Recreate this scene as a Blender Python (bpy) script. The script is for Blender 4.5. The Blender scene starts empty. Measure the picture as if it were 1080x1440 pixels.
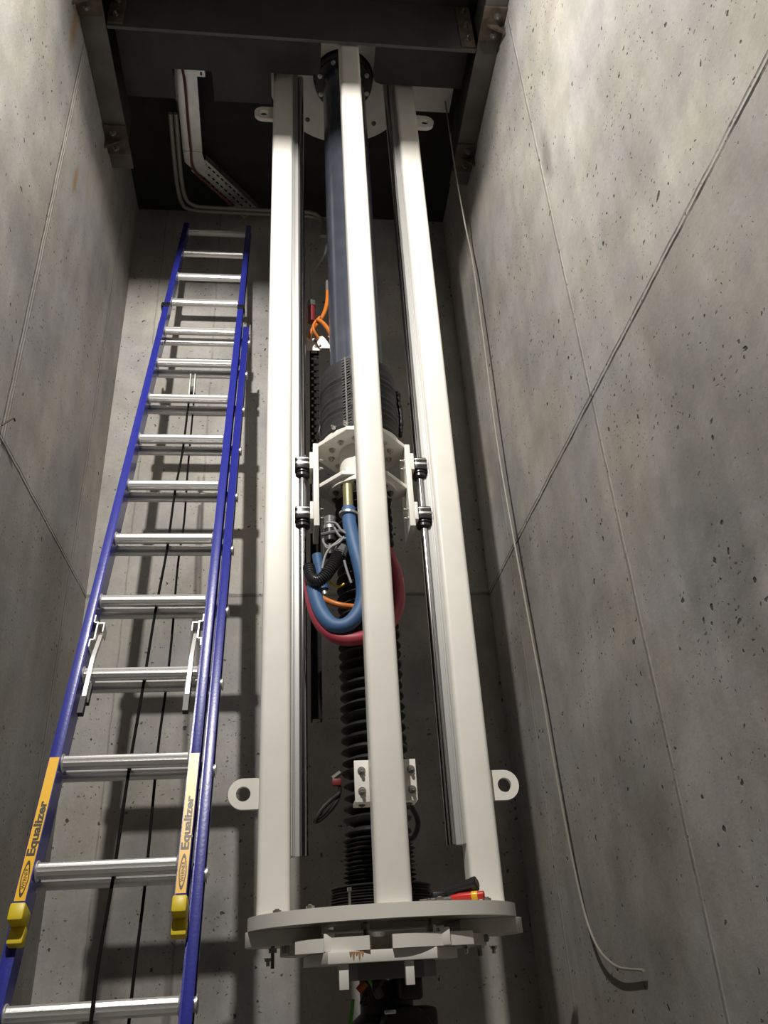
import bpy, bmesh, math, random
from mathutils import Vector, Matrix
random.seed(4)
PI = math.pi
Z0 = 1.5                      # eye height above the pit floor
scene = bpy.context.scene
col = scene.collection

# ------------------------------------------------------------------ camera model
W, H, F = 1080.0, 1440.0, 1152.0
Yc = Vector((-132, 654, 1152)).normalized()
Zc = Vector((-124, -2056, 1152)); Zc = (Zc - Yc * Zc.dot(Yc)).normalized()
Xc = Yc.cross(Zc)
if Xc.x < 0: Xc = -Xc
def ray(px, py):
    d = Vector((px - W/2, py - H/2, F))
    return Vector((Xc.dot(d), Yc.dot(d), Zc.dot(d)))
def PY(px, py, y):
    d = ray(px, py); return d * (y / d.y)
def PX(px, py, x):
    d = ray(px, py); return d * (x / d.x)
def PZ(px, py, z):
    d = ray(px, py); return d * (z / d.z)

# ------------------------------------------------------------------ mesh helper
class MB:
    """collects shapes (coordinates relative to the eye), built into one mesh"""
    def __init__(self, T=None):
        self.bm = bmesh.new(); self.T = T
    def _v(self, p):
        p = Vector(p)
        if self.T: p = self.T(p)
        return self.bm.verts.new(p)
    def faces(self, pts, fcs):
        vs = [self._v(p) for p in pts]
        for f in fcs:
            try: self.bm.faces.new([vs[i] for i in f])
            except ValueError: pass
        return self
    def box(self, x0, x1, y0, y1, z0, z1, bev=0.0):
        if bev <= 0:
            p = [(x0,y0,z0),(x1,y0,z0),(x1,y1,z0),(x0,y1,z0),(x0,y0,z1),(x1,y0,z1),(x1,y1,z1),(x0,y1,z1)]
            return self.faces(p, [(3,2,1,0),(4,5,6,7),(0,1,5,4),(1,2,6,5),(2,3,7,6),(3,0,4,7)])
        t = bmesh.new()
        bmesh.ops.create_cube(t, size=1.0)
        for v in t.verts:
            v.co = Vector((x0 + (v.co.x+.5)*(x1-x0), y0 + (v.co.y+.5)*(y1-y0), z0 + (v.co.z+.5)*(z1-z0)))
        bmesh.ops.bevel(t, geom=t.edges[:], offset=bev, segments=2, affect='EDGES', profile=.5)
        self._merge(t); return self
    def _merge(self, t):
        t.verts.index_update()
        vs = [self._v(v.co) for v in t.verts]
        for f in t.faces: self.bm.faces.new([vs[v.index] for v in f.verts])
        t.free()
    def prism(self, poly, z0, z1, axis='z', bev=0.0):
        """poly = list of 2D points; extruded along axis"""
        n = len(poly)
        def mk(a, b, c):
            return {'z': (a,b,c), 'x': (c,a,b), 'y': (a,c,b)}[axis]
        pts = [mk(a,b,z0) for a,b in poly] + [mk(a,b,z1) for a,b in poly]
        fc = [tuple(range(n-1,-1,-1)), tuple(range(n,2*n))]
        fc += [(i,(i+1)%n,n+(i+1)%n,n+i) for i in range(n)]
        if bev <= 0: return self.faces(pts, fc)
        t = bmesh.new(); vs = [t.verts.new(p) for p in pts]
        for f in fc: t.faces.new([vs[i] for i in f])
        t.faces.ensure_lookup_table()
        ed = set(t.faces[0].edges) | set(t.faces[1].edges)
        bmesh.ops.bevel(t, geom=list(ed), offset=bev, segments=2, affect='EDGES', profile=.5)
        self._merge(t); return self
    def holed(self, outer, inner, z0, z1, axis='z'):
        """outer and inner contours with the same number of points"""
        n = len(outer)
        def mk(p, c):
            a, b = p
            return {'z': (a,b,c), 'x': (c,a,b), 'y': (a,c,b)}[axis]
        pts = [mk(p,z0) for p in outer]+[mk(p,z1) for p in outer]+[mk(p,z0) for p in inner]+[mk(p,z1) for p in inner]
        fc = []
        for i in range(n):
            j = (i+1) % n
            fc += [(i,j,n+j,n+i),(2*n+j,2*n+i,3*n+i,3*n+j),(j,i,2*n+i,2*n+j),(n+i,n+j,3*n+j,3*n+i)]
        return self.faces(pts, fc)
    def lathe(self, prof, c=(0,0,0), axis=(0,0,1), seg=32, cap=True):
        """prof = list of (radius, height)"""
        ax = Vector(axis).normalized()
        u = ax.orthogonal().normalized(); w = ax.cross(u)
        c = Vector(c); n = len(prof); pts = []; fc = []
        for r, h in prof:
            for k in range(seg):
                a = 2*PI*k/seg
                pts.append(c + ax*h + u*(r*math.cos(a)) + w*(r*math.sin(a)))
        for i in range(n-1):
            for k in range(seg):
                l = (k+1) % seg
                fc.append((i*seg+k, i*seg+l, (i+1)*seg+l, (i+1)*seg+k))
        if cap:
            fc.append(tuple(range(seg-1,-1,-1))); fc.append(tuple((n-1)*seg+k for k in range(seg)))
        return self.faces(pts, fc)
    def cyl(self, p0, p1, r, seg=20, r1=None):
        p0 = Vector(p0); p1 = Vector(p1); d = p1-p0
        return self.lathe([(r,0),(r if r1 is None else r1,d.length)], p0, d, seg)
    def hexbolt(self, p, ax, r=.009, h=.008, stud=.0):
        ax = Vector(ax).normalized(); p = Vector(p)
        self.lathe([(r*1.25,0),(r*1.25,.002)], p, ax, 14)
        self.lathe([(r,.002),(r,h)], p, ax, 6)
        if stud: self.lathe([(r*.55,h),(r*.55,h+stud-.002),(r*.4,h+stud)], p, ax, 12)
        return self
    def tube(self, path, r, seg=12, wob=None, sub=8, closed_ends=True):
        """smooth tube through points (Catmull-Rom)"""
        P = [Vector(p) for p in path]
        pts = []
        if sub > 1 and len(P) > 2:
            Q = [P[0]*2-P[1]] + P + [P[-1]*2-P[-2]]
            for i in range(1, len(Q)-2):
                for k in range(sub):
                    t = k/sub; a,b,c,d = Q[i-1],Q[i],Q[i+1],Q[i+2]
                    pts.append(0.5*((2*b)+(c-a)*t+(2*a-5*b+4*c-d)*t*t+(3*b-a-3*c+d)*t**3))
            pts.append(P[-1])
        else: pts = P
        n = len(pts); V = []; fc = []
        up = None
        for i, p in enumerate(pts):
            t = (pts[min(i+1,n-1)]-pts[max(i-1,0)]).normalized()
            if up is None: up = t.orthogonal().normalized()
            up = (up - t*up.dot(t)).normalized()
            w = t.cross(up)
            rr = r if wob is None else r*wob(i, n)
            for k in range(seg):
                a = 2*PI*k/seg
                V.append(p + up*(rr*math.cos(a)) + w*(rr*math.sin(a)))
        for i in range(n-1):
            for k in range(seg):
                l = (k+1) % seg
                fc.append((i*seg+k, i*seg+l, (i+1)*seg+l, (i+1)*seg+k))
        fc.append(tuple(range(seg-1,-1,-1))); fc.append(tuple((n-1)*seg+k for k in range(seg)))
        return self.faces(V, fc)
    def build(self, name, m, parent=None, sharp=35):
        bmesh.ops.recalc_face_normals(self.bm, faces=self.bm.faces[:])
        me = bpy.data.meshes.new(name)
        off = Vector((0,0,Z0))
        root = parent
        base = Vector((0,0,0))
        if root is not None:
            base = Vector(root['_base'])
        for v in self.bm.verts: v.co = v.co + off - base
        self.bm.to_mesh(me); self.bm.free()
        for p in me.polygons: p.use_smooth = True
        me.set_sharp_from_angle(angle=math.radians(sharp))
        o = bpy.data.objects.new(name, me); col.objects.link(o)
        me.materials.append(m)
        o['_base'] = base
        if root is not None: o.parent = root
        return o

def tag(o, label, cat, group=None):
    o['label'] = label; o['category'] = cat
    if group: o['group'] = group
    return o
def thing(name, label, cat, loc, group=None):
    """Empty at the base of a thing; loc relative to the eye"""
    o = bpy.data.objects.new(name, None); col.objects.link(o)
    o.location = (loc[0], loc[1], loc[2]+Z0)
    o.empty_display_size = .05
    o['_base'] = Vector(o.location)
    return tag(o, label, cat, group)
def struct(name, mb, m):
    o = mb.build(name, m); o['kind'] = 'structure'; return o

def rrect(x0, x1, y0, y1, r, seg=4):
    out = []
    for cx, cy, a0 in ((x1-r,y1-r,0),(x0+r,y1-r,90),(x0+r,y0+r,180),(x1-r,y0+r,270)):
        for k in range(seg+1):
            a = math.radians(a0 + 90*k/seg)
            out.append((cx + r*math.cos(a), cy + r*math.sin(a)))
    return out
def circ(cx, cy, r, n=48, a0=0):
    return [(cx + r*math.cos(a0+2*PI*k/n), cy + r*math.sin(a0+2*PI*k/n)) for k in range(n)]

# ------------------------------------------------------------------ materials
def mat(name, colr, rough=.5, metal=0.0, spec=.5, noise=0.0, nscale=20, bump=0.0, bscale=80, coat=0.0):
    m = bpy.data.materials.new(name); m.use_nodes = True
    nt = m.node_tree; b = nt.nodes['Principled BSDF']
    b.inputs['Base Color'].default_value = (*colr, 1)
    b.inputs['Roughness'].default_value = rough
    b.inputs['Metallic'].default_value = metal
    b.inputs['Specular IOR Level'].default_value = spec
    b.inputs['Coat Weight'].default_value = coat
    tc = nt.nodes.new('ShaderNodeTexCoord')
    if noise > 0:
        n = nt.nodes.new('ShaderNodeTexNoise'); n.inputs['Scale'].default_value = nscale; n.inputs['Detail'].default_value = 5
        nt.links.new(tc.outputs['Object'], n.inputs['Vector'])
        r = nt.nodes.new('ShaderNodeMapRange')
        r.inputs['From Min'].default_value = .3; r.inputs['From Max'].default_value = .7
        r.inputs['To Min'].default_value = 1-noise; r.inputs['To Max'].default_value = 1+noise*.5
        nt.links.new(n.outputs['Fac'], r.inputs['Value'])
        mx = nt.nodes.new('ShaderNodeVectorMath'); mx.operation = 'SCALE'
        mx.inputs[0].default_value = colr
        nt.links.new(r.outputs['Result'], mx.inputs['Scale'])
        nt.links.new(mx.outputs['Vector'], b.inputs['Base Color'])
    if bump > 0:
        n2 = nt.nodes.new('ShaderNodeTexNoise'); n2.inputs['Scale'].default_value = bscale; n2.inputs['Detail'].default_value = 4
        nt.links.new(tc.outputs['Object'], n2.inputs['Vector'])
        bp = nt.nodes.new('ShaderNodeBump'); bp.inputs['Strength'].default_value = bump; bp.inputs['Distance'].default_value = .01
        nt.links.new(n2.outputs['Fac'], bp.inputs['Height']); nt.links.new(bp.outputs['Normal'], b.inputs['Normal'])
    return m

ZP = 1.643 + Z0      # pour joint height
def concrete(name, ua, va, joints, base=(.36,.341,.307), rust=(), patch=(), holes=1.0, pour_light_tones=(.93, 1.16)):
    """cast concrete on a flat wall; ua/va = world axes of the wall; joints = (axis, position, half width, depth colour)"""
    m = bpy.data.materials.new(name); m.use_nodes = True
    nt = m.node_tree; N = nt.nodes; L = nt.links; b = N['Principled BSDF']
    geo = N.new('ShaderNodeNewGeometry'); sep = N.new('ShaderNodeSeparateXYZ'); L.new(geo.outputs['Position'], sep.inputs[0])
    U = sep.outputs[ua]; V = sep.outputs[va]
    cmb = N.new('ShaderNodeCombineXYZ'); L.new(U, cmb.inputs[0]); L.new(V, cmb.inputs[1])
    UV = cmb.outputs[0]
    def math_(op, a, b_=None, clamp=False):
        n = N.new('ShaderNodeMath'); n.operation = op; n.use_clamp = clamp
        for i, x in enumerate((a, b_)):
            if x is None: continue
            if isinstance(x, (int, float)): n.inputs[i].default_value = x
            else: L.new(x, n.inputs[i])
        return n.outputs[0]
    def noise(scale, detail=6, vec=UV, rough=.6, sx=1, sy=1):
        n = N.new('ShaderNodeTexNoise'); n.noise_dimensions = '2D'
        n.inputs['Scale'].default_value = scale; n.inputs['Detail'].default_value = detail; n.inputs['Roughness'].default_value = rough
        mp = N.new('ShaderNodeMapping'); mp.inputs['Scale'].default_value = (sx, sy, 1)
        L.new(vec, mp.inputs[0]); L.new(mp.outputs[0], n.inputs['Vector']); return n.outputs['Fac']
    def rng(x, a, b_, c, d):
        n = N.new('ShaderNodeMapRange'); n.inputs['From Min'].default_value = a; n.inputs['From Max'].default_value = b_
        n.inputs['To Min'].default_value = c; n.inputs['To Max'].default_value = d; L.new(x, n.inputs['Value']); return n.outputs[0]
    big = noise(1.3, 4, sy=.55); mid = noise(5, 8, rough=.65); fine = noise(60, 5, rough=.7); streak = noise(6, 5, sx=1.6, sy=.18)
    val = math_('MULTIPLY', rng(big, .35, .68, .74, 1.1), rng(mid, .3, .7, .86, 1.1))
    val = math_('MULTIPLY', val, rng(fine, .25, .75, .93, 1.06))
    val = math_('MULTIPLY', val, rng(streak, .3, .7, .93, 1.06))
    height = math_('MULTIPLY', fine, .25)
    # blow holes of three sizes
    for sc, keep, rad, dark in ((15, .62, .115, .8), (33, .66, .15, .7), (62, .58, .20, .5)):
        wn = noise(30, 2)
        mp = N.new('ShaderNodeMapping'); mp.inputs['Scale'].default_value = (1.0, .72, 1); L.new(UV, mp.inputs[0])
        ad = N.new('ShaderNodeVectorMath'); ad.operation = 'ADD'; L.new(mp.outputs[0], ad.inputs[0])
        wv = N.new('ShaderNodeCombineXYZ'); L.new(math_('MULTIPLY', math_('SUBTRACT', wn, .5), .035), wv.inputs[0]); L.new(wv.outputs[0], ad.inputs[1])
        vo = N.new('ShaderNodeTexVoronoi'); vo.voronoi_dimensions = '2D'; vo.inputs['Scale'].default_value = sc; L.new(ad.outputs[0], vo.inputs['Vector'])
        sepc = N.new('ShaderNodeSeparateColor'); L.new(vo.outputs['Color'], sepc.inputs[0])
        clus = rng(noise(2.2, 3), .35, .7, 1.02, keep*.9)
        on = math_('GREATER_THAN', sepc.outputs[0], clus)
        rr = math_('MULTIPLY', sepc.outputs[1], rad*holes)
        inside = rng(math_('SUBTRACT', rr, vo.outputs['Distance']), -.01, .03, 0, 1)
        hole = math_('MULTIPLY', on, inside, True)
        val = math_('MULTIPLY', val, math_('SUBTRACT', 1, math_('MULTIPLY', hole, dark)))
        height = math_('SUBTRACT', height, math_('MULTIPLY', hole, 1.2))
    # formwork joints
    wob = math_('MULTIPLY', math_('SUBTRACT', noise(7, 5), .5), .012)
    brk = noise(9, 4)
    for ax, pos, hw, dark, ridge in joints:
        c = U if ax == 'u' else V
        d = math_('ABSOLUTE', math_('ADD', math_('SUBTRACT', c, pos), wob))
        ln = math_('MULTIPLY', rng(d, hw*.4, hw, 1, 0), rng(brk, .3, .55, .35, 1), True)
        val = math_('MULTIPLY', val, math_('SUBTRACT', 1, math_('MULTIPLY', ln, dark)))
        height = math_('ADD', height, math_('MULTIPLY', ln, ridge))
    for pu, pv, ru, rv, amt in patch:      # dirt and stain patches, each with an outline of its own
        du = math_('DIVIDE', math_('SUBTRACT', U, pu), ru); dv = math_('DIVIDE', math_('SUBTRACT', V, pv), rv)
        rr = math_('SQRT', math_('ADD', math_('MULTIPLY', du, du), math_('MULTIPLY', dv, dv)))
        rr = math_('ADD', rr, math_('MULTIPLY', math_('SUBTRACT', noise(3.5, 6), .5), 1.6))
        k = rng(rr, .35, 1.0, amt, 0)
        val = math_('MULTIPLY', val, math_('SUBTRACT', 1, k))
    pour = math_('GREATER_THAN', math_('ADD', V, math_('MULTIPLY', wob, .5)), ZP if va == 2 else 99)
    val = math_('MULTIPLY', val, math_('ADD', math_('MULTIPLY', pour, pour_light_tones[1]-pour_light_tones[0]), pour_light_tones[0]))  # upper pour toned lighter, partly standing in for stronger light higher up
    # hue drift
    mx = N.new('ShaderNodeMix'); mx.data_type = 'RGBA'
    mx.inputs['A'].default_value = (base[0], base[1], base[2]*.97, 1); mx.inputs['B'].default_value = (base[0]*.95, base[1]*.975, base[2]*1.06, 1)
    L.new(rng(noise(2.0, 4), .35, .65, 0, 1), mx.inputs['Factor'])
    cur = mx.outputs['Result']
    for pu, pv, ru, rv in rust:
        du = math_('DIVIDE', math_('SUBTRACT', U, pu), ru); dv = math_('DIVIDE', math_('SUBTRACT', V, pv), rv)
        rr = math_('SQRT', math_('ADD', math_('MULTIPLY', du, du), math_('MULTIPLY', dv, dv)))
        rr = math_('ADD', rr, math_('MULTIPLY', math_('SUBTRACT', noise(9, 5), .5), .8))
        k = rng(rr, .3, 1.0, .8, 0)
        m2 = N.new('ShaderNodeMix'); m2.data_type = 'RGBA'; L.new(k, m2.inputs['Factor']); L.new(cur, m2.inputs['A'])
        m2.inputs['B'].default_value = (.34, .20, .09, 1); cur = m2.outputs['Result']
    sc = N.new('ShaderNodeVectorMath'); sc.operation = 'SCALE'; L.new(cur, sc.inputs[0]); L.new(val, sc.inputs['Scale'])
    L.new(sc.outputs[0], b.inputs['Base Color'])
    b.inputs['Roughness'].default_value = .62; b.inputs['Specular IOR Level'].default_value = .35
    bp = N.new('ShaderNodeBump'); bp.inputs['Strength'].default_value = .55; bp.inputs['Distance'].default_value = .006
    L.new(height, bp.inputs['Height']); L.new(bp.outputs['Normal'], b.inputs['Normal'])
    return m

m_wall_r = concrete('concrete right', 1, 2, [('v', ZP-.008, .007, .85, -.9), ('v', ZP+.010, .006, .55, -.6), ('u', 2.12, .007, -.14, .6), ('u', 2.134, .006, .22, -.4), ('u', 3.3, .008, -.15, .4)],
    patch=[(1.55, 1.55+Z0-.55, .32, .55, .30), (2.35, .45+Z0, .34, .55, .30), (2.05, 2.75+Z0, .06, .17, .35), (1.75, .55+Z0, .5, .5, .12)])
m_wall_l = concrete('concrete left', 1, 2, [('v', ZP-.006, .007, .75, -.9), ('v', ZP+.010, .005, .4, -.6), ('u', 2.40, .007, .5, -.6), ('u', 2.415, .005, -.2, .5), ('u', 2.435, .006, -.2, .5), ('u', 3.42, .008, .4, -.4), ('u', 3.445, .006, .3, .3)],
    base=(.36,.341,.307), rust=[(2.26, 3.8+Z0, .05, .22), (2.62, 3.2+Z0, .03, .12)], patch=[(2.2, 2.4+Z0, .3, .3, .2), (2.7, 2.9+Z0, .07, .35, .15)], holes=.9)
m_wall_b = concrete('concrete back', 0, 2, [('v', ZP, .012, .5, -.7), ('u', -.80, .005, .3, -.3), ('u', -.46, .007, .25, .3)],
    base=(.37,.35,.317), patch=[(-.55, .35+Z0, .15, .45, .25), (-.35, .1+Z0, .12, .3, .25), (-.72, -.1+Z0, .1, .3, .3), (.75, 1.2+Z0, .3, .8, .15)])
m_floor = concrete('concrete floor', 0, 1, [], base=(.42,.41,.375))
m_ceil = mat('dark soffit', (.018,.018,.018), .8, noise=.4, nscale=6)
m_white = mat('cream white paint', (.77,.745,.685), .38, noise=.05, nscale=9)
m_white2 = mat('dusty white paint', (.70,.675,.605), .45, noise=.10, nscale=14)
m_chrome = mat('ground steel rail', (.50,.50,.51), .16, 1.0)
m_alu = mat('aluminium', (.80,.79,.77), .34, .75, bump=.05, bscale=200)
m_alu_s = mat('satin aluminium', (.82,.81,.78), .42, .85)
m_rsup = mat('rail support aluminium', (.50,.50,.485), .45, .6)
m_steel = mat('zinc plated steel', (.62,.61,.57), .33, 1.0)
m_dsteel = mat('dark steel', (.22,.22,.20), .45, .8, noise=.3)
m_black = mat('black rubber', (.012,.012,.012), .45)
m_black_s = mat('black bellows cloth', (.014,.014,.014), .65, noise=.5, nscale=30, bump=.15, bscale=160)
m_chain = mat('matt black chain', (.010,.010,.010), .85, spec=.2)
m_plastic = mat('black plastic', (.02,.02,.022), .3)
m_blue = mat('blue fibreglass', (.028,.034,.30), .30, noise=.10, nscale=40, bump=.04, bscale=120, coat=.25)
m_tube = mat('dark blue steel tube', (.16,.18,.23), .22, .75, noise=.25, nscale=9)
m_beam = mat('dark grey beam paint', (.075,.075,.073), .6, noise=.2, nscale=6)
m_flange = mat('grey beam flange', (.115,.105,.092), .65, noise=.35, nscale=8)
m_rusty = mat('rusty bracket steel', (.09,.065,.045), .75, noise=.6, nscale=18, bump=.3, bscale=60)
m_soffit = mat('black steel plate', (.035,.034,.032), .6, noise=.4, nscale=5)
m_tray = mat('galvanised tray', (.62,.61,.58), .38, .9, noise=.15, nscale=14)
m_conduit = mat('grey conduit', (.26,.25,.21), .5, .3)
m_hoseb = mat('blue hose foam', (.045,.115,.25), .55, noise=.12, nscale=30)
m_hoser = mat('red hose foam', (.34,.035,.06), .5, noise=.12, nscale=30)
m_orange = mat('orange cable', (.50,.14,.015), .4)
m_grey = mat('grey cable', (.24,.24,.24), .5)
m_dgrey = mat('dark grey plastic', (.13,.13,.13), .4)
m_red = mat('red plastic', (.60,.03,.02), .35)
m_yellow = mat('yellow sticker', (.90,.50,.012), .32)
m_yellow2 = mat('yellow plastic cap', (.72,.55,.02), .42)
m_ink = mat('black ink', (.03,.018,.01), .4)
m_green = mat('green cable', (.10,.42,.06), .4)
m_cable = mat('pale cable', (.27,.26,.215), .3, spec=.7)
m_rope = mat('black rope', (.007,.007,.007), .9, spec=.1)
m_rust = mat('rust streak', (.50,.27,.11), .8, noise=.4, nscale=60)
m_motor = mat('black motor casing', (.02,.02,.02), .5, noise=.3, nscale=10)

# ------------------------------------------------------------------ setting
XL, XR, YB, YF, ZF, ZC = -.98, 1.0, 3.75, -1.3, -Z0, 4.345
T = .15
YL, YR = 1.58, .80            # where the shaft walls end and the added dark front room opens
m_room = mat('dark added room wall', (.03,.03,.028), .8, noise=.2, nscale=3)  # near black walls of an unseen room, added to cut bounced light
struct('floor', MB().box(-2.8-T, 2.4+T, YF-T, YB+T, ZF-T, ZF), m_floor)
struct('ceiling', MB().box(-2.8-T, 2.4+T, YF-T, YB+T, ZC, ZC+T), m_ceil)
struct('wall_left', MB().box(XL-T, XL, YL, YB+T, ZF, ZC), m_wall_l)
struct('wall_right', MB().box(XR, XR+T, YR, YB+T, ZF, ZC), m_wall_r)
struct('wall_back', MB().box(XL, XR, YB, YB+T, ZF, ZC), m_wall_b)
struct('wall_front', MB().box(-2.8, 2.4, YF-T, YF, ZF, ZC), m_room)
struct('wall_added_room_left', MB().box(-2.8-T, -2.8, YF, YL+T, ZF, ZC), m_room)
struct('wall_added_room_right', MB().box(2.4, 2.4+T, YF, YR+T, ZF, ZC), m_room)
struct('wall_added_return_left', MB().box(-2.8, XL-T, YL, YL+T, ZF, ZC), m_room)
struct('wall_added_return_right', MB().box(XR+T, 2.4, YR, YR+T, ZF, ZC), m_room)

# ------------------------------------------------------------------ roof steel
ZB = 3.905
def side_beam(side):
    sx = -1 if side == 'left' else 1
    x0, x1 = (XL+.001, -.866) if sx < 0 else (.894, XR-.001)
    root = thing('steel_beam', 'grey steel roof beam running along the %s concrete wall' % side, 'beam', ((x0+x1)/2, 1.2, ZB), 'roof beams along the walls')
    xm = (x0+x1)/2
    MB().box(x0, x1, 1.2, 3.10, ZB, ZB+.014, .003).build('bottom_flange', m_flange, root)
    MB().box(xm-.006, xm+.006, 1.2, 3.10, ZB+.014, ZC-.001).build('web', m_beam, root)
    for y0 in (2.10, 2.83):
        b = MB(); xi = x1 if sx < 0 else x0; xo = x0 if sx < 0 else x1
        a, c = min(xo, xi+.004*(-sx)), max(xo, xi+.004*(-sx))
        b.box(a, c, y0, y0+.17, ZB-.014, ZB, .002)
        br = b.build('bracket_plate', m_rusty, root)
        w = MB()
        p = [(y0+.075, ZB-.014), (y0+.085, ZB-.014), (y0+.085, ZB-.07), (y0+.075, ZB-.07)]
        xa, xb = (x0, x0+.085) if sx < 0 else (x1-.085, x1)
        if sx < 0: w.prism([(xa,ZB-.014),(xb,ZB-.014),(xa,ZB-.075)], y0+.08, y0+.09, 'y')
        else: w.prism([(xb,ZB-.014),(xa,ZB-.014),(xb,ZB-.075)], y0+.08, y0+.09, 'y')
        w.build('gusset', m_rusty, br)
        for yy in (y0+.04, y0+.13):
            MB().hexbolt((xm+.01*sx, yy, ZB-.014), (0,0,-1), .013, .011, .012).build('bolt', m_dsteel, br)
    return root
side_beam('left'); side_beam('right')
# main cross beam
root = thing('steel_beam', 'dark grey steel cross beam spanning the shaft in front of the frame top', 'beam', (.02, 2.3, ZB))
MB().box(-.862, .890, 2.315, 2.330, ZB-.002, 4.285).build('web', m_beam, root)
MB().box(-.862, .890, 2.20, 2.3145, 4.270, 4.285).build('top_flange', m_soffit, root)
for sx, xa, xb in ((-1, -.861, -.79), (1, .818, .889)):
    pl = MB().box(xa, xb, 2.303, 2.3145, ZB+.01, 4.25, .002).build('end_plate', m_rusty, root)
    for zz in (3.97, 4.08, 4.20):
        MB().hexbolt(((xa+xb)/2, 2.303, zz), (0,-1,0), .012, .010, .01).build('bolt', m_dsteel, pl)
# black closing plates under the roof
def opening_plate():
    b = MB(); z0, z1 = 4.066, 4.082
    b.box(-.861, -.612, 2.334, 2.775, z0, z1)
    b.box(-.612, -.412, 2.334, 2.612, z0, z1)
    b.box(-.412, -.112, 2.334, 2.775, z0, z1)
    b.prism([(-.112,2.334),(.141,2.334),(.141,2.56),(.13,2.59),(.10,2.602),(-.112,2.602)], z0, z1)
    return b
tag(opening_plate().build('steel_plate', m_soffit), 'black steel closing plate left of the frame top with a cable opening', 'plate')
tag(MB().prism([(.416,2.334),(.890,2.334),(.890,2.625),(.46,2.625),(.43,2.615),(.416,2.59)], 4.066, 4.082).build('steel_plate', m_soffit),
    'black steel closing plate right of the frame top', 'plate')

# ------------------------------------------------------------------ lift frame
AX, AY = .271, 2.70
ZT = 4.214
frame = thing('lift_frame', 'cream white steel lift frame of three tall posts between two ring plates', 'frame', (AX, AY, .06))
# bottom ring
R0 = .395
MB().holed(circ(AX, AY, R0, 96), circ(AX, AY, .165, 96), .118, .153).build('base_ring', m_white, frame)
# top plate (octagon with hole + side extension)
tp = MB().holed([(AX + (.41 if abs(math.cos(2*PI*k/48)) > .9 else .395)*math.cos(2*PI*k/48), max(2.338, AY+.395*math.sin(2*PI*k/48))) for k in range(48)], circ(AX, AY, .162, 48), 4.215, 4.240)
tp.box(.60, .880, 2.64, 2.868, 4.2155, 4.2395)
tp.build('top_plate', m_white2, frame)
for k in range(10):
    a = 2*PI*(k+.5)/10
    MB().hexbolt((AX+.32*math.cos(a), AY+.32*math.sin(a), 4.215), (0,0,-1), .011, .010, .006).build('plate_bolt', m_dsteel, frame)
# posts
def post(x0, x1, y0, y1, lug):
    p = MB().prism(rrect(x0, x1, y0, y1, .016, 5), .153, ZT).build('post', m_white, frame, 50)
    if lug:
        for zc in (.506, 3.872):
            pts_o = []; pts_i = []
            xb = x0+.001 if lug < 0 else x1-.001
            cx = xb + lug*.050; r = .047
            n = 40
            for k in range(n):
                a = 2*PI*k/n
                c, s = math.cos(a), math.sin(a)
                if c*lug >= 0: q = (cx+r*c, zc+r*s)
                else:
                    t = min(r/abs(s) if abs(s) > 1e-6 else 9, abs(xb-cx)/abs(c))
                    q = (cx+t*c, zc+t*s)
                pts_o.append(q); pts_i.append((cx+.0225*c, zc+.0225*s))
            ym = (y0+y1)/2
            MB().holed(pts_o, pts_i, ym-.009, ym+.011, 'y').build('lifting_lug', m_white, p)
    return p
post(-.0985, .0, 2.65, 2.75, -1)
pm = post(.2235, .3185, 2.34, 2.435, 0)
post(.540, .6395, 2.65, 2.75, 1)
# guide rails with their supports
for sx, xf, zb in ((1, 0.0, .318), (-1, .540, .332)):
    x = lambda a: xf + sx*a
    b = MB()
    b.box(min(x(0.0),x(.006)), max(x(0.0),x(.006)), 2.672, 2.728, zb, ZT)
    b.box(min(x(.006),x(.012)), max(x(.006),x(.012)), 2.684, 2.716, zb, ZT)
    b.box(min(x(.012),x(.027)), max(x(.012),x(.027)), 2.692, 2.708, zb, ZT)
    b.build('rail_support', m_rsup, frame)
    rl = MB(); rl.lathe([(.0155, zb), (.0155, ZT-.03), (.010, ZT-.022)], (x(.041), 2.70, 0), (0,0,1), 28)
    rl.build('guide_rail', m_chrome, frame)
# clamp blocks under the ring
for pl in ([(-.055,2.56),(.086,2.56),(.086,2.84),(-.055,2.84),(-.128,2.74),(-.128,2.66)],
           [(.478,2.56),(.640,2.56),(.672,2.62),(.676,2.68),(.672,2.76),(.64,2.84),(.478,2.84)]):
    MB().prism(pl, .077, .1175, 'z', .002).build('clamp_block', m_white2, frame)
def stud(x, y, z0, z1, r, nuts):
    s = MB(); n = max(2, int((z1-z0)/.003)); pr = []
    for k in range(n+1): pr.append((r*(1.0 if k % 2 else .86), z0+(z1-z0)*k/n))
    s.lathe(pr, (x,y,0), (0,0,1), 12)
    o = s.build('threaded_stud', m_dsteel, frame)
    for zn, h, rr in nuts:
        MB().lathe([(rr,zn),(rr,zn+h)], (x,y,0), (0,0,1), 6).build('nut', m_steel, o)
stud(-.048, 2.575, .022, .079, .0055, [(.060,.012,.012)])
stud(.535, 2.60, .024, .079, .007, [(.042,.012,.014)])
MB().box(.512, .562, 2.585, 2.635, .058, .0768, .003).build('washer_block', m_dsteel, frame)
for xx in (-.012, .025):
    MB().lathe([(.013,.055),(.014,.058),(.014,.0768)], (xx, 2.585, 0), (0,0,1), 18).build('spacer', m_steel, frame)
stud(.199, 2.44, .075, .158, .006, [(.100,.014,.012)])
stud(.374, 2.43, .082, .166, .006, [(.086,.016,.013),(.1535,.008,.012)])
stud(.160, 2.45, .12, .205, .004, [(.154,.006,.010),(.196,.009,.006)])
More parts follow.
